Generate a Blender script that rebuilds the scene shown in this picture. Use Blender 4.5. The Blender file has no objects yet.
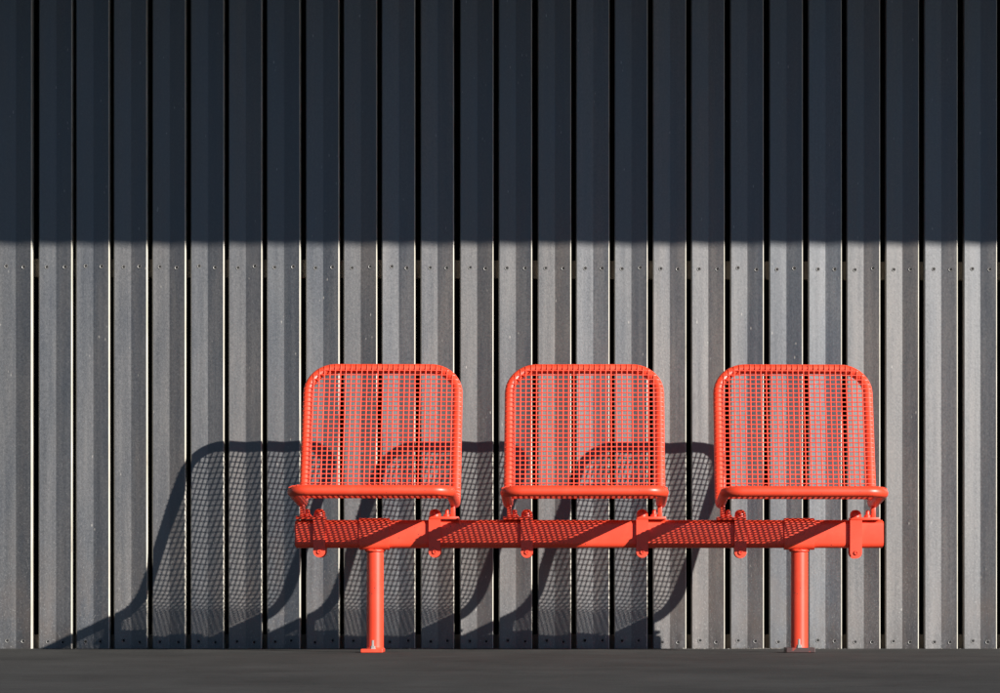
import bpy, bmesh, math, random
from mathutils import Vector, Matrix
random.seed(7)
S = bpy.context.scene
COL = S.collection
F_PX, XV, YH, DW, CAM_H = 3362.0, 584.0, 595.0, 10.0, 0.16      # lens in pixels, wall distance, eye height

# ------------------------------------------------------------------ object helpers
def tag(o, label=None, cat=None, group=None, kind=None):
    if label: o['label'] = label
    if cat: o['category'] = cat
    if group: o['group'] = group
    if kind: o['kind'] = kind
    return o

def empty(name, loc=(0, 0, 0)):
    o = bpy.data.objects.new(name, None)
    o.empty_display_size = 0.1
    COL.objects.link(o); o.location = loc
    return o

def build(name, bm, mats, parent=None, loc=(0, 0, 0), smooth=False, angle=None):
    bmesh.ops.recalc_face_normals(bm, faces=bm.faces[:])
    me = bpy.data.meshes.new(name)
    if smooth:
        for f in bm.faces: f.smooth = True
        if angle is not None:
            for e in bm.edges:
                if len(e.link_faces) == 2 and e.calc_face_angle(0) > angle: e.smooth = False
    bm.to_mesh(me); bm.free()
    for m in (mats if isinstance(mats, (list, tuple)) else [mats]): me.materials.append(m)
    o = bpy.data.objects.new(name, me)
    COL.objects.link(o); o.location = loc
    if parent: o.parent = parent
    return o

# ------------------------------------------------------------------ shape helpers
def prism(bm, pts, axis, a, b, mat=0):
    """extrude a closed 2D outline along an axis between a and b"""
    def P(p, t):
        if axis == 'x': return (t, p[0], p[1])
        if axis == 'y': return (p[0], t, p[1])
        return (p[0], p[1], t)
    A = [bm.verts.new(P(p, a)) for p in pts]; B = [bm.verts.new(P(p, b)) for p in pts]
    n = len(pts); fs = []
    for i in range(n):
        fs.append(bm.faces.new((A[i], A[(i+1) % n], B[(i+1) % n], B[i])))
    fs.append(bm.faces.new(A[::-1])); fs.append(bm.faces.new(B))
    for f in fs: f.material_index = mat
    return fs

def rrect(w, h, r, cx=0, cy=0, n=4):
    pts = []
    for k, (sx, sy) in enumerate(((1, 1), (-1, 1), (-1, -1), (1, -1))):
        for i in range(n + 1):
            t = math.radians(90 * k + 90 * i / n)
            pts.append((cx + sx * (w/2 - r) + r * math.cos(t), cy + sy * (h/2 - r) + r * math.sin(t)))
    return pts

def rbox(bm, x0, x1, y0, y1, z0, z1, bev=0.001, seg=2):
    g = bmesh.ops.create_cube(bm, size=1)
    vs = g['verts']
    bmesh.ops.scale(bm, vec=(x1-x0, y1-y0, z1-z0), verts=vs)
    bmesh.ops.translate(bm, vec=((x0+x1)/2, (y0+y1)/2, (z0+z1)/2), verts=vs)
    if bev:
        es = list({e for v in vs for e in v.link_edges})
        bmesh.ops.bevel(bm, geom=es, offset=bev, segments=seg, profile=0.5, affect='EDGES')

def lathe(bm, prof, seg=16, M=None, mats=None):
    """profile [(r, h)] spun about Z; r = 0 closes it with a point"""
    M = M or Matrix()
    rings = []
    for r, h in prof:
        if r < 1e-7: rings.append([bm.verts.new(M @ Vector((0, 0, h)))])
        else: rings.append([bm.verts.new(M @ Vector((r*math.cos(2*math.pi*k/seg), r*math.sin(2*math.pi*k/seg), h))) for k in range(seg)])
    for j in range(len(rings)-1):
        a, b = rings[j], rings[j+1]
        for k in range(seg):
            k2 = (k+1) % seg
            if len(a) == 1 and len(b) == 1: continue
            if len(a) == 1: f = bm.faces.new((a[0], b[k], b[k2]))
            elif len(b) == 1: f = bm.faces.new((a[k], a[k2], b[0]))
            else: f = bm.faces.new((a[k], a[k2], b[k2], b[k]))
            if mats: f.material_index = mats[j]

def sweep(bm, pts, r, seg=8, closed=False, caps=True):
    """round bar along a polyline, parallel-transport frames"""
    pts = [Vector(p) for p in pts]; n = len(pts)
    tang = []
    for i in range(n):
        if closed: t = pts[(i+1) % n] - pts[i-1]
        else: t = pts[min(i+1, n-1)] - pts[max(i-1, 0)]
        tang.append(t.normalized())
    up = Vector((0, 0, 1)) if abs(tang[0].z) < 0.9 else Vector((1, 0, 0))
    N = (up - tang[0] * up.dot(tang[0])).normalized()
    rings = []
    for i in range(n):
        N = (N - tang[i] * N.dot(tang[i])).normalized()
        Bv = tang[i].cross(N)
        rings.append([bm.verts.new(pts[i] + r*(math.cos(2*math.pi*k/seg)*N + math.sin(2*math.pi*k/seg)*Bv)) for k in range(seg)])
    m = n if closed else n-1
    for i in range(m):
        a, b = rings[i], rings[(i+1) % n]
        off = 0
        if closed and i == n-1:                                  # match the twist at the join
            off = min(range(seg), key=lambda o: sum((a[k].co - b[(k+o) % seg].co).length for k in range(seg)))
        for k in range(seg):
            bm.faces.new((a[k], a[(k+1) % seg], b[(k+1+off) % seg], b[(k+off) % seg]))
    if caps and not closed:
        bm.faces.new(rings[0][::-1]); bm.faces.new(rings[-1])

def fillet(verts, radii, closed, n=8):
    out = []; m = len(verts)
    for i in range(m):
        P = Vector(verts[i])
        if radii[i] <= 0 or (not closed and i in (0, m-1)):
            out.append(P); continue
        A = (Vector(verts[i-1]) - P).normalized(); B = (Vector(verts[(i+1) % m]) - P).normalized()
        ang = A.angle(B); d = radii[i] / math.tan(ang/2)
        C = P + (A+B).normalized() * (radii[i] / math.sin(ang/2))
        p0, p1 = P + A*d - C, P + B*d - C
        tot = p0.angle(p1); ax = p0.cross(p1).normalized()
        for k in range(n+1): out.append(C + Matrix.Rotation(tot*k/n, 3, ax) @ p0)
    return out

# ------------------------------------------------------------------ materials
class NT:
    def __init__(s, name):
        s.m = bpy.data.materials.new(name); s.m.use_nodes = True
        s.t = s.m.node_tree; s.b = s.t.nodes['Principled BSDF']
    def n(s, typ, **kw):
        nd = s.t.nodes.new(typ)
        for k, v in kw.items():
            if k in nd.inputs.keys(): nd.inputs[k].default_value = v
            else: setattr(nd, k, v)
        return nd
    def l(s, a, b): s.t.links.new(a, b)
    def coords(s, scale=(1, 1, 1), rnd=0.0):
        tc = s.n('ShaderNodeTexCoord'); mp = s.n('ShaderNodeMapping'); mp.inputs['Scale'].default_value = scale
        s.l(tc.outputs['Object'], mp.inputs['Vector'])
        if rnd:
            oi = s.n('ShaderNodeObjectInfo'); mu = s.n('ShaderNodeMath', operation='MULTIPLY'); mu.inputs[1].default_value = rnd
            s.l(oi.outputs['Random'], mu.inputs[0]); s.l(mu.outputs[0], mp.inputs['Location'])
        return mp.outputs['Vector']
    def noise(s, vec, scale, detail=4, rough=0.55):
        nd = s.n('ShaderNodeTexNoise'); nd.inputs['Scale'].default_value = scale
        nd.inputs['Detail'].default_value = detail; nd.inputs['Roughness'].default_value = rough
        s.l(vec, nd.inputs['Vector']); return nd.outputs['Fac']
    def ramp(s, fac, stops):
        nd = s.n('ShaderNodeValToRGB'); cr = nd.color_ramp
        while len(cr.elements) < len(stops): cr.elements.new(0.5)
        for e, (p, c) in zip(cr.elements, stops):
            e.position = p; e.color = (*c, 1) if len(c) == 3 else c
        s.l(fac, nd.inputs['Fac']); return nd.outputs['Color']
    def mix(s, fac, a, b, mode='MIX'):
        nd = s.n('ShaderNodeMix', data_type='RGBA', blend_type=mode)
        for sock, v in ((nd.inputs[0], fac), (nd.inputs[6], a), (nd.inputs[7], b)):
            if hasattr(v, 'is_linked'): s.l(v, sock)
            elif isinstance(v, (int, float)): sock.default_value = v
            else: sock.default_value = (*v, 1)
        return nd.outputs[2]
    def bump(s, h, strength, dist):
        nd = s.n('ShaderNodeBump'); nd.inputs['Strength'].default_value = strength; nd.inputs['Distance'].default_value = dist
        s.l(h, nd.inputs['Height']); s.l(nd.outputs['Normal'], s.b.inputs['Normal'])
    def set(s, **kw):
        for k, v in kw.items():
            k = k.replace('_', ' ')
            if hasattr(v, 'is_linked'): s.l(v, s.b.inputs[k])
            else: s.b.inputs[k].default_value = v

BK, WH = (0, 0, 0), (1, 1, 1)

def mat_coat():
    a = NT('weathered_dark_coating')
    oi = a.n('ShaderNodeObjectInfo')
    tone = a.ramp(oi.outputs['Random'], [(0.0, (0.066, 0.065, 0.067)), (0.5, (0.084, 0.081, 0.081)), (1.0, (0.076, 0.075, 0.078))])
    tone = a.mix(1.0, tone, oi.outputs['Color'], 'MULTIPLY')               # random weathering per board, plus left-to-right sheen put into the colour
    st = a.noise(a.coords((60, 60, 1.4), 31), 1.0, 5, 0.6)                 # long vertical streaks
    c = a.mix(0.55, tone, a.ramp(st, [(0.25, (0.50, 0.50, 0.52)), (0.75, (1.38, 1.37, 1.34))]), 'MULTIPLY')
    cl = a.noise(a.coords((11, 11, 2.0), 17), 1.0, 4, 0.6)                   # cloudy fading
    c = a.mix(0.7, c, a.ramp(cl, [(0.3, (0.48, 0.55, 0.68)), (0.5, (0.98, 0.98, 0.98)), (0.7, (1.50, 1.36, 1.22))]), 'MULTIPLY')
    gr = a.noise(a.coords((1, 1, 0.75), 53), 190.0, 4, 0.75)                   # fine grain
    c = a.mix(0.6, c, a.ramp(gr, [(0.3, (0.45, 0.45, 0.45)), (0.7, (1.55, 1.55, 1.55))]), 'MULTIPLY')
    # brown weathering near the ground
    tc = a.n('ShaderNodeTexCoord'); sx = a.n('ShaderNodeSeparateXYZ'); a.l(tc.outputs['Object'], sx.inputs[0])
    low = a.ramp(sx.outputs['Z'], [(0.0, WH), (0.42, BK)])
    pat = a.ramp(a.noise(a.coords((14, 14, 6), 71), 1.0, 5, 0.65), [(0.46, BK), (0.70, WH)])
    c = a.mix(a.mix(1.0, low, pat, 'MULTIPLY'), c, (0.092, 0.070, 0.056))
    # splashed dirt along the foot of the boards
    foot = a.ramp(sx.outputs['Z'], [(0.0, WH), (0.10, BK)])
    mud = a.ramp(a.noise(a.coords((38, 38, 11), 91), 1.0, 5, 0.7), [(0.40, BK), (0.62, WH)])
    c = a.mix(a.mix(1.0, foot, mud, 'MULTIPLY'), c, (0.038, 0.031, 0.026))
    # fine pale dust specks, thicker towards the ground
    sp = a.ramp(a.noise(a.coords((1, 1, 0.8), 61), 270.0, 2, 0.5), [(0.60, BK), (0.70, WH)])
    dens = a.ramp(sx.outputs['Z'], [(0.0, (0.60,)*3), (0.45, (0.30,)*3), (1.0, (0.16,)*3)])
    c = a.mix(a.mix(1.0, sp, dens, 'MULTIPLY'), c, (0.23, 0.22, 0.205))
    # small pale chips and splashes
    vo = a.n('ShaderNodeTexVoronoi'); vo.inputs['Scale'].default_value = 1.0
    a.l(a.coords((95, 95, 34), 23), vo.inputs['Vector'])
    dot = a.ramp(vo.outputs['Distance'], [(0.09, WH), (0.20, BK)])
    sel = a.ramp(a.noise(a.coords((26, 26, 15), 41), 1.0, 2, 0.5), [(0.63, BK), (0.66, WH)])
    c = a.mix(a.mix(1.0, dot, sel, 'MULTIPLY'), c, (0.30, 0.28, 0.25))
    a.set(Base_Color=c, Specular_IOR_Level=1.0, IOR=1.68)
    rr = a.ramp(a.mix(0.38, a.mix(0.55, cl, st), gr), [(0.30, (0.31,)*3), (0.70, (0.52,)*3)])
    a.set(Roughness=rr)
    a.bump(a.mix(0.8, st, gr), 0.35, 0.0006)
    return a.m

def mat_edge():
    a = NT('pale_raw_board_edge')
    st = a.noise(a.coords((20, 20, 7), 13), 1.0, 6, 0.7)
    c = a.ramp(st, [(0.26, (0.24, 0.21, 0.17)), (0.38, (0.60, 0.56, 0.46)), (0.7, (0.82, 0.78, 0.69))])
    a.set(Base_Color=c, Roughness=0.7, Specular_IOR_Level=0.3)
    return a.m

def mat_red(name, dirt=0.0):
    a = NT(name)
    n1 = a.noise(a.coords((7, 7, 7)), 1.0, 4)
    c = a.ramp(n1, [(0.3, (0.84, 0.062, 0.022)), (0.7, (0.91, 0.073, 0.027))])
    gr = a.noise(a.coords(), 900.0, 2)
    if dirt:
        d = a.ramp(a.noise(a.coords((30, 30, 30)), 1.0, 5, 0.65), [(0.62 - dirt*0.35, BK), (0.78 - dirt*0.3, WH)])
        c = a.mix(d, c, (0.060, 0.030, 0.027))
    else:
        d = a.ramp(a.noise(a.coords((60, 60, 60)), 1.0, 5, 0.7), [(0.70, BK), (0.78, WH)])
        c = a.mix(d, c, (0.50, 0.028, 0.015))
        fd = a.ramp(a.noise(a.coords((16, 16, 16)), 1.0, 6, 0.7), [(0.50, BK), (0.74, (0.55,)*3)])
        c = a.mix(fd, c, (0.86, 0.115, 0.050))                             # sun-faded bloom
        vo = a.n('ShaderNodeTexVoronoi'); vo.inputs['Scale'].default_value = 1.0; a.l(a.coords((95, 95, 95)), vo.inputs['Vector'])
        ch = a.mix(1.0, a.ramp(vo.outputs['Distance'], [(0.13, WH), (0.20, BK)]), a.ramp(a.noise(a.coords((28, 28, 28)), 1.0, 2), [(0.60, BK), (0.63, WH)]), 'MULTIPLY')
        c = a.mix(ch, c, (0.16, 0.035, 0.025))                             # little chips down to the primer
    a.set(Base_Color=c, Roughness=a.ramp(n1, [(0.3, (0.37,)*3), (0.7, (0.47,)*3)]), Specular_IOR_Level=0.8, IOR=1.5)
    a.bump(gr, 0.12, 0.0004)
    return a.m

def mat_plain(name, col, rough=0.6, metal=0.0, var=0.25, scale=40):
    a = NT(name)
    n1 = a.noise(a.coords((scale,)*3), 1.0, 4)
    c = a.ramp(n1, [(0.3, tuple(x*(1-var) for x in col)), (0.7, tuple(min(1, x*(1+var)) for x in col))])
    a.set(Base_Color=c, Roughness=rough, Metallic=metal)
    return a.m

def mat_ground():
    a = NT('dark_asphalt')
    big = a.noise(a.coords((0.7, 2.6, 1)), 1.0, 5, 0.6)
    mid = a.noise(a.coords((9, 26, 1)), 1.0, 5, 0.65)
    fin = a.noise(a.coords(), 260.0, 3, 0.7)
    c = a.ramp(big, [(0.3, (0.058, 0.0575, 0.055)), (0.7, (0.075, 0.074, 0.0705))])
    c = a.mix(0.7, c, a.ramp(mid, [(0.3, (0.78,)*3), (0.7, (1.2,)*3)]), 'MULTIPLY')
    c = a.mix(0.8, c, a.ramp(fin, [(0.3, (0.62,)*3), (0.7, (1.35,)*3)]), 'MULTIPLY')
    ck = a.ramp(a.noise(a.coords((40, 40, 1)), 1.0, 3), [(0.70, BK), (0.76, WH)])
    c = a.mix(ck, c, (0.030, 0.030, 0.029))
    fl = a.ramp(a.noise(a.coords((75, 75, 1)), 1.0, 3, 0.6), [(0.68, BK), (0.73, WH)])
    c = a.mix(fl, c, (0.135, 0.13, 0.12))
    stn = a.ramp(a.noise(a.coords((2.2, 1.1, 1)), 1.0, 6, 0.7), [(0.35, (0.68,)*3), (0.65, (1.22,)*3)])
    c = a.mix(0.8, c, stn, 'MULTIPLY')
    wv = a.n('ShaderNodeTexVoronoi', feature='DISTANCE_TO_EDGE'); wv.inputs['Scale'].default_value = 0.9
    dn = a.n('ShaderNodeTexNoise'); dn.inputs['Scale'].default_value = 5.0; dn.inputs['Detail'].default_value = 6
    cv = a.coords(); a.l(cv, dn.inputs['Vector']); ad = a.n('ShaderNodeVectorMath', operation='MULTIPLY_ADD')
    ad.inputs[1].default_value = (0.5, 0.5, 0); a.l(dn.outputs['Color'], ad.inputs[0]); a.l(cv, ad.inputs[2]); a.l(ad.outputs[0], wv.inputs['Vector'])
    c = a.mix(a.ramp(wv.outputs['Distance'], [(0.002, (0.5,)*3), (0.008, BK)]), c, (0.034, 0.034, 0.033))
    a.set(Base_Color=c, Roughness=0.92, Specular_IOR_Level=0.15)
    a.bump(fin, 0.35, 0.003)
    return a.m

COAT, EDGE = mat_coat(), mat_edge()
RED, RED_DIRTY = mat_red('coral_red_paint'), mat_red('grimy_red_paint', 1.3)
ZINC = mat_plain('galvanised_steel', (0.62, 0.60, 0.55), 0.4, 0.6)
STEEL = mat_plain('dull_screw_steel', (0.40, 0.39, 0.37), 0.5, 0.3)
DARK = mat_plain('hole_shade_black', (0.012, 0.012, 0.012), 0.8)  # flat screw centre painted black for the shade inside the hole
WOOD = mat_plain('brown_batten_wood', (0.20, 0.165, 0.125), 0.8, var=0.3, scale=25)
MEMB = mat_plain('black_membrane', (0.010, 0.010, 0.011), 0.95)
GREY = mat_plain('painted_roof_steel', (0.16, 0.165, 0.17), 0.55)
GROUND = mat_ground()

# ------------------------------------------------------------------ ground
bm = bmesh.new()
vs = [bm.verts.new(p) for p in ((-300, -400, 0), (300, -400, 0), (300, 60, 0), (-300, 60, 0))]
bm.faces.new(vs)
tag(build('ground', bm, GROUND), kind='structure')

# ------------------------------------------------------------------ slatted wall
WALL_H, TH, PITCH, BW = 2.55, 0.040, 0.1148, 0.0990
wall = empty('slatted_wall')
tag(wall, 'dark grey wall of vertical grooved boards with narrow black gaps behind the red bench', 'wall')

def px(x, D=DW): return (x - XV) * D / F_PX
def pz(y, D=DW): return CAM_H + (YH - y) * D / F_PX

def board_bm():
    h = BW/2; xc = -h + 0.515*BW; g = 0.0062
    pts = [(-h, TH), (-h, 0.003), (-h+0.003, 0.0), (xc-0.0008, g), (xc+0.0008, g), (h-0.0022, 0.0), (h-0.0007, 0.0008), (h, 0.0024), (h, TH)]
    bm = bmesh.new()
    fs = prism(bm, pts, 'z', -0.012, WALL_H)
    for i, f in enumerate(fs[:len(pts)]):
        if i in (5, 6, 7): f.material_index = 1
    return bm

def screw_bm():
    bm = bmesh.new()
    M = Matrix.Rotation(math.radians(90), 4, 'X')                 # faces -Y
    lathe(bm, [(0.0061, -0.001), (0.0059, 0.0008), (0.0056, 0.0016), (0.0053, 0.0016), (0.0040, 0.0004), (0.0, 0.0004)], 16, M, [2, 2, 2, 0, 1])
    return bm

right_edges = [30.5, 70.5, 108, 146, 184, 222.5, 260.5, 299, 338, 375.8, 414, 452.7, 492, 530.7, 569.8, 608, 646.2, 685, 723.5, 762.5, 801.5, 840.5, 879, 917.5, 956.5, 995.5]
xs = [px(e + 1.3) for e in right_edges]
inframe = len(xs)
lo, hi = xs[0], xs[-1]
left_extra = [lo - PITCH*k for k in range(1, 16)]
right_extra = [hi + PITCH*k for k in range(1, 16)]
b0 = s0 = None
for i, xr in enumerate(xs + left_extra + right_extra):
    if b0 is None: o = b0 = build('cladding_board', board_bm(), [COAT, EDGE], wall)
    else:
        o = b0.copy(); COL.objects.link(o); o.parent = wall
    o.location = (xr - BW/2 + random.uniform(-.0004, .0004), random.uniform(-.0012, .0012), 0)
    o.rotation_euler = (0, random.uniform(-.0005, .0005), random.uniform(-.012, .012))
    f = min(1, max(0, (xr + 1.75) / 1.7)); t = (0.66 + 0.44 * f) * random.uniform(0.78, 1.18); w = random.uniform(-.12, .11)  # boards dimmed leftward: the weaker sheen there is painted into the tone
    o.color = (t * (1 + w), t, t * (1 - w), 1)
    zrow = 1.1385 - 0.0035 * (o.location.x + 1.737)
    for zz in (zrow, 0.0215):
        for dx in (-0.0235, 0.0255):
            if s0 is None: sc = s0 = build('screw', screw_bm(), [STEEL, DARK, COAT], o, smooth=True, angle=0.6)
            else:
                sc = s0.copy(); COL.objects.link(sc); sc.parent = o
            ddx = dx + random.uniform(-.004, .004)
            gy = 0.0062 * ((ddx + 0.0465) / 0.048 if dx < 0 else (0.0467 - ddx) / 0.0452)
            sc.location = (ddx, gy - 0.0003, zz + random.uniform(-.003, .003))
            sc.rotation_euler = (0, random.uniform(0, 6), math.atan2(0.0062, 0.047) * (1 if dx < 0 else -1))
for zc, hh in ((1.132, 0.054), (0.020, 0.044), (2.2, 0.054)):
    bm = bmesh.new(); rbox(bm, -3.6, 3.1, TH + 0.003, TH + 0.045, zc - hh/2 - 0.0, zc + hh/2, 0.001, 1)
    bt = build('batten', bm, WOOD, wall)
    if zc == 1.132: bt.rotation_euler = (0, 0.0035, 0)
bm = bmesh.new(); rbox(bm, -3.6, 3.1, TH + 0.075, TH + 0.20, -0.05, WALL_H + 0.05, 0)
build('backing_panel', bm, MEMB, wall)

# ------------------------------------------------------------------ canopy above the frame: its edge casts the shade over the top of the wall
SUN = Vector((0.937, -1.0, 0.508)).normalized()
can = empty('roof_canopy', (0, 0, 2.4))
tag(can, 'flat grey roof canopy shading the top of the slatted wall', 'canopy')
EO = 2.6
ez = pz(244.5) + 0.508 * EO
bm = bmesh.new(); rbox(bm, -5.0, 8.0, -EO, -EO + 0.05, ez - 2.4, ez + 0.22 - 2.4, 0.002)
build('fascia', bm, GREY, can)
bm = bmesh.new(); rbox(bm, -5.0, 8.0, -EO + 0.052, 0.30, ez + 0.09 - 2.4, ez + 0.19 - 2.4, 0)
build('roof_slab', bm, GREY, can)

# ------------------------------------------------------------------ bench
bench = empty('bench', (0, 0, 0))
tag(bench, 'coral red three seat metal bench with wire mesh seats in front of the slatted wall', 'bench')
R, RW = 0.0140, 0.0019
HW = 0.2130
T, B0, FR = (0.400, 0.8050), (0.573, 0.4120), (0.978, 0.4390)          # (distance from wall, height) of frame centre line
RT, RB, RF = 0.078, 0.075, 0.046

def P3(x, q): return Vector((x, -q[0], q[1]))

def frame_bm():
    bm = bmesh.new()
    v = [P3(-HW, FR), P3(-HW, B0), P3(-HW, T), P3(HW, T), P3(HW, B0), P3(HW, FR)]
    sweep(bm, fillet(v, [RF, RB, RT, RT, RB, RF], True, 12), R, 20, closed=True)
    # short stiff lugs from the side bars down onto the clamp plates
    for s in (-1, 1):
        rbox(bm, s*(HW-0.004) - 0.006, s*(HW-0.004) + 0.006, -0.685, -0.635, 0.372, 0.416, 0.002)
    return bm

# side profile of the wire surface (lies on the sitting side of the frame)
def profile():
    c = fillet([Vector((T[0], T[1], 0)), Vector((B0[0], B0[1], 0)), Vector((FR[0], FR[1], 0))], [0, RB, 0], False, 14)
    dense = []
    for a, b in zip(c[:-1], c[1:]):
        k = max(1, int((b-a).length / 0.02))
        for j in range(k): dense.append(a.lerp(b, j/k))
    dense.append(c[-1]); out = []; acc = 0
    for i, p in enumerate(dense):
        t = (dense[min(i+1, len(dense)-1)] - dense[max(i-1, 0)]).normalized()
        nrm = Vector((-t.y, t.x, 0))                 # towards the sitter: outwards / upwards
        if i: acc += (p - dense[i-1]).length
        out.append((acc, p, t, nrm))
    return out
PROF = profile(); LEN = PROF[-1][0]
def at(s, off):
    """point of the profile at arc length s, lifted by off towards the sitter; extends along the tangent past the ends"""
    if s <= 0: a = PROF[0]; q = a[1] + a[2]*s + a[3]*off; return (q.x, q.y)
    if s >= LEN: a = PROF[-1]; q = a[1] + a[2]*(s-LEN) + a[3]*off; return (q.x, q.y)
    for a, b in zip(PROF[:-1], PROF[1:]):
        if a[0] <= s <= b[0]:
            f = (s-a[0])/(b[0]-a[0]); q = a[1].lerp(b[1], f) + a[3].lerp(b[3], f).normalized()*off
            return (q.x, q.y)
bend = [p for p in PROF]
S_BEND = min(PROF, key=lambda p: (p[1] - Vector((B0[0], B0[1], 0))).length)[0]
OFF = R + RW*0.40
def corner(e, r, half):                              # how far the rounded corner cuts in at position e
    d = abs(e) - (half - r)
    return 0 if d <= 0 else r - math.sqrt(max(r*r - d*d, 0))

DX, DS = 0.01515, 0.01425
def wires(part):
    bm = bmesh.new()
    n = 27
    for i in range(n):                               # wires running up the back and along the seat
        x = (i - (n-1)/2) * DX
        s0 = corner(x, RT, HW); s1 = LEN - corner(x, RF, HW)
        pts = []
        if part == 'back':
            for a in (26, 13, 0): 
                pts.append(P3(x, at(s0 - (R+RW)*math.sin(math.radians(a)), OFF*math.cos(math.radians(a)))))
            pts += [P3(x, at(s, OFF)) for s in [s0 + (S_BEND-s0)*k/24 for k in range(1, 25)]]
        else:
            pts += [P3(x, at(s, OFF)) for s in [S_BEND + (s1-S_BEND)*k/20 for k in range(0, 21)]]
            for a in (15,): pts.append(P3(x, at(s1 + (R+RW)*math.sin(math.radians(a)), OFF*math.cos(math.radians(a)))))
        sweep(bm, pts, RW, 6)
    m = int(LEN/DS)
    for j in range(1, m+1):                          # cross wires, just behind them
        s = j*DS - 0.002
        if (s < S_BEND) != (part == 'back') or s > LEN - 0.006: continue
        cut = 0
        if s < RT: cut = RT - math.sqrt(max(RT*RT - (RT-s)**2, 0))
        if LEN - s < RF: d = RF - (LEN-s); cut = RF - math.sqrt(max(RF*RF - d*d, 0))
        w = HW - cut
        o2 = OFF - 0.0003
        pts = []
        for a in (42, 21, 0): pts.append(P3(-w - (R+RW)*math.sin(math.radians(a)), at(s, o2*math.cos(math.radians(a)))))
        for k in range(1, 8): pts.append(P3(-w + 2*w*k/8, at(s, o2)))
        for a in (0, 21, 42): pts.append(P3(w + (R+RW)*math.sin(math.radians(a)), at(s, o2*math.cos(math.radians(a)))))
        sweep(bm, pts, RW*0.88, 6)
    return bm

BU0, BU1, BZ0, BZ1 = 0.634, 0.686, 0.2902, 0.3680    # beam section: back, front, bottom, top
def clamp_bm(s):
    """plate on the beam, straps down both faces, cross bolt below, two bolt heads on top; s = outer side"""
    bm = bmesh.new()
    out = s*0.066
    rbox(bm, min(-s*0.016, out), max(-s*0.016, out), -BU1 - 0.013, -BU0 + 0.008, BZ1 + 0.0005, BZ1 + 0.0085, 0.002)
    for y0, y1 in ((-BU1 - 0.0115, -BU1 - 0.0005), (-BU0 + 0.0005, -BU0 + 0.0075)):
        pts = [(0.0165, BZ1 + 0.0003), (-0.0165, BZ1 + 0.0003)]
        for k in range(0, 13):
            t = math.pi + math.pi*k/12
            pts.append((0.0165*math.cos(t), BZ0 - 0.011 + 0.0165*math.sin(t)))
        fs = prism(bm, pts, 'y', y0, y1)
    M = Matrix.Translation((0, -BU1 - 0.0115, BZ0 - 0.012)) @ Matrix.Rotation(math.radians(90), 4, 'X')
    lathe(bm, [(0.0066, 0), (0.0066, 0.003), (0.0055, 0.0045), (0.0028, 0.0045), (0.0024, 0.0015), (0, 0.0015)], 12, M)
    lathe(bm, [(0.0045, -0.10), (0.0045, 0.0)], 8, M)
    # dome nut over the strap, smaller one further out
    Md = Matrix.Translation((-s*0.0, -BU1 + 0.010, BZ1 + 0.0085))
    lathe(bm, [(0.0160, 0), (0.0160, 0.007), (0.0148, 0.013), (0.0108, 0.018), (0.0055, 0.0205), (0, 0.021)], 18, Md)
    Ms = Matrix.Translation((s*0.034, -BU1 + 0.012, BZ1 + 0.0085))
    lathe(bm, [(0.0105, 0), (0.0105, 0.006), (0.0065, 0.0075), (0.0060, 0.017), (0.0040, 0.020), (0, 0.0205)], 12, Ms)
    return bm

seat_x = [-0.5735, 0.0020, 0.5925]
protos = None
for k, sx in enumerate(seat_x):
    if protos is None:
        fr = build('seat_frame', frame_bm(), RED, bench, smooth=True, angle=0.7)
        kids = [build('backrest_mesh', wires('back'), RED, fr, smooth=True, angle=0.9),
                build('seat_mesh', wires('seat'), RED, fr, smooth=True, angle=0.9)]
        for s in (-1, 1):
            c = build('beam_clamp', clamp_bm(s), RED, fr, loc=(s*0.1597, 0, 0), smooth=True, angle=0.5); kids.append(c)
        protos = (fr, kids)
    else:
        fr = protos[0].copy(); COL.objects.link(fr); fr.parent = bench
        for q in protos[1]:
            c = q.copy(); COL.objects.link(c); c.parent = fr
    fr.location = (sx, 0, 0)
    fr.rotation_euler = ((-0.0015, 0.0, 0.002)[k], (0.0015, -0.001, 0.0025)[k], 0)

bm = bmesh.new()
prism(bm, rrect(BU1-BU0, BZ1-BZ0, 0.014, -(BU0+BU1)/2, (BZ0+BZ1)/2, 5), 'x', -0.7983, 0.8277)
beam = build('beam', bm, RED, bench, smooth=True, angle=0.6)
for xe, s in ((-0.7983, -1), (0.8277, 1)):
    bm = bmesh.new()
    prism(bm, rrect(BU1-BU0-0.006, BZ1-BZ0-0.008, 0.011, -(BU0+BU1)/2, (BZ0+BZ1)/2, 4), 'x', xe, xe + s*0.003)
    build('end_cap', bm, RED, beam)

UC = (BU0+BU1)/2
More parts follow.
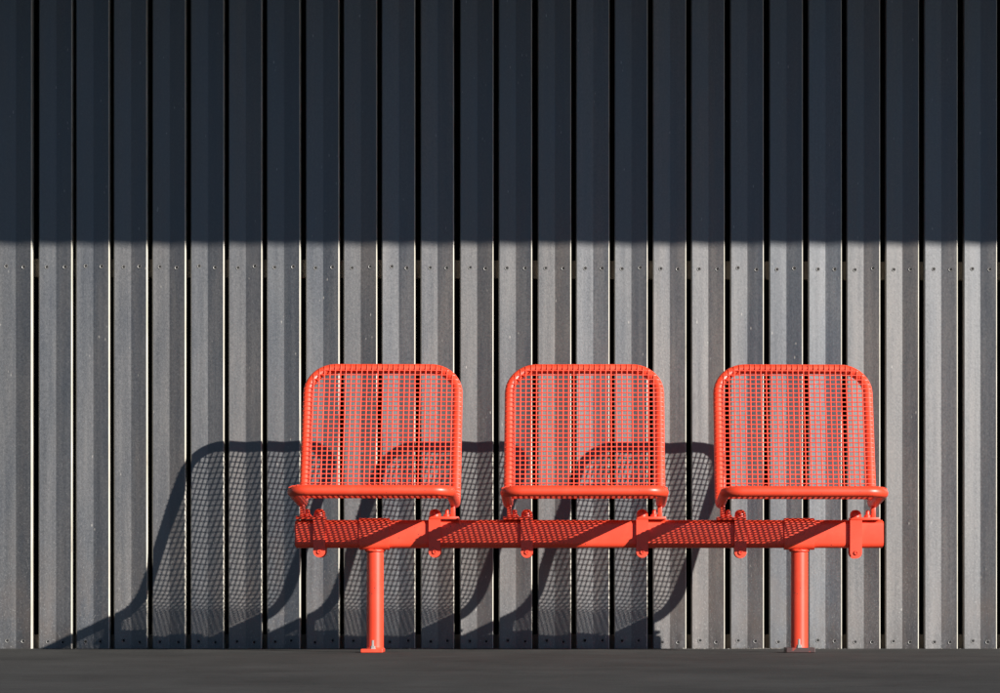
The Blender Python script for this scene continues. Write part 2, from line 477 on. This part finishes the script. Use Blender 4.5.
# weld bead where each post meets its sleeve: a slightly lumpy ring
def bead_bm(r0, z):
    bm = bmesh.new(); rg = random.Random(11); n = 40; pts = []
    for k in range(n):
        t = 2*math.pi*k/n; q = r0 + rg.uniform(-.0006, .0006)
        pts.append((q*math.cos(t), q*math.sin(t), z + rg.uniform(-.0006, .0006)))
    sweep(bm, pts, 0.0036, 8, closed=True)
    return bm
for xp, dirty in ((-0.5800, False), (0.5987, True)):
    bm = bmesh.new()
    lathe(bm, [(0.0236, 0.010), (0.0236, BZ0 - 0.0045)], 32)
    lathe(bm, [(0.0236, 0.0102), (0.0268, 0.0103), (0.0236, 0.0140)], 32)                 # weld bead at the foot
    post = build('post', bm, RED, bench, loc=(xp, -UC, 0), smooth=True, angle=0.8)
    build('weld_bead', bead_bm(0.0255, BZ0 - 0.0070), RED, post, smooth=True)
    bm = bmesh.new()                                                                  # sleeve round the beam
    o = rrect(BU1-BU0+0.010, BZ1-BZ0+0.010, 0.016, 0, (BZ0+BZ1)/2, 5)
    prism(bm, o, 'x', -0.0415, 0.0415)
    build('collar', bm, RED, post, smooth=True, angle=0.6, loc=(-0.0015, 0, 0))
    bm = bmesh.new()
    px0, px1 = (-0.040, 0.040) if dirty else (-0.0365, 0.0238)
    rbox(bm, px0, px1, -0.060, 0.060, 0.0005, 0.0140 if dirty else 0.0105, 0.0015)
    build('base_plate', bm, RED_DIRTY if dirty else RED, post)
    for bx, by in ((-0.004, -0.045), (0.004, 0.045)):
        bm = bmesh.new()
        lathe(bm, [(0.0085, 0.0105), (0.0085, 0.0125), (0.0070, 0.0126), (0.0070, 0.0185), (0.0035, 0.0186), (0.0035, 0.033), (0.0028, 0.0345), (0, 0.0345)], 6)
        build('anchor_bolt', bm, ZINC if not dirty else STEEL, post, loc=(bx, by, 0.0035 if dirty else 0))

# ------------------------------------------------------------------ grit swept against the foot of the wall
GRIT = mat_plain('pale_grit', (0.20, 0.185, 0.165), 0.9, var=0.5, scale=60)
rg = random.Random(3)
bm = bmesh.new()
for k in range(420):
    if k % 3 == 0: gx = -0.535 + rg.gauss(0, 0.05)
    elif k % 3 == 1: gx = 0.53 + rg.gauss(0, 0.09)
    else: gx = rg.uniform(-3.2, 2.7)
    gy = -abs(rg.gauss(0, 0.035)) - 0.004
    rr = rg.uniform(0.0008, 0.0030)
    g = bmesh.ops.create_icosphere(bm, subdivisions=1, radius=rr)
    M = Matrix.Translation((gx, gy, rr*0.35)) @ Matrix.Rotation(rg.uniform(0, 6), 4, 'Z') @ Matrix.Diagonal((rg.uniform(.8, 2.0), rg.uniform(.7, 1.3), rg.uniform(.5, .9), 1))
    for v in g['verts']: v.co = M @ (v.co * rg.uniform(.75, 1.2))
tag(build('grit', bm, GRIT), kind='stuff')

# ------------------------------------------------------------------ sun, sky, camera
sl = bpy.data.lights.new('sun', 'SUN'); sl.energy = 4.8; sl.angle = math.radians(0.40); sl.color = (1.0, 0.965, 0.92)
so = bpy.data.objects.new('sun', sl); COL.objects.link(so)
so.rotation_euler = (-SUN).to_track_quat('-Z', 'Y').to_euler(); so.location = SUN * 20

W = bpy.data.worlds.new('World'); S.world = W; W.use_nodes = True
nt = W.node_tree; bg = nt.nodes['Background']
sk = nt.nodes.new('ShaderNodeTexSky'); sk.sky_type = 'NISHITA'; sk.sun_disc = False
sk.sun_elevation = math.asin(SUN.z); sk.sun_rotation = math.atan2(SUN.x, SUN.y)
sk.air_density = 0.62; sk.dust_density = 0.0; sk.ozone_density = 4.0
tint = nt.nodes.new('ShaderNodeMix'); tint.data_type = 'RGBA'; tint.blend_type = 'MULTIPLY'
tint.inputs[0].default_value = 1.0; tint.inputs[7].default_value = (0.82, 0.81, 0.80, 1)      # clear cold-blue day
nt.links.new(sk.outputs[0], tint.inputs[6]); nt.links.new(tint.outputs[2], bg.inputs[0]); bg.inputs[1].default_value = 0.05

cd = bpy.data.cameras.new('camera'); cam = bpy.data.objects.new('camera', cd); COL.objects.link(cam)
cam.location = (0, -DW, CAM_H); cam.rotation_euler = (math.radians(90), 0, 0)
cd.sensor_fit = 'HORIZONTAL'; cd.sensor_width = 36; cd.lens = F_PX/1000*36
cd.shift_x = -(XV - 500)/1000; cd.shift_y = (YH - 346.5)/1000
cd.clip_end = 2000; cd.clip_start = 0.1
S.camera = cam
S.view_settings.view_transform = 'Standard'; S.view_settings.look = 'None'
S.view_settings.exposure = 0.5; S.view_settings.gamma = 1.0
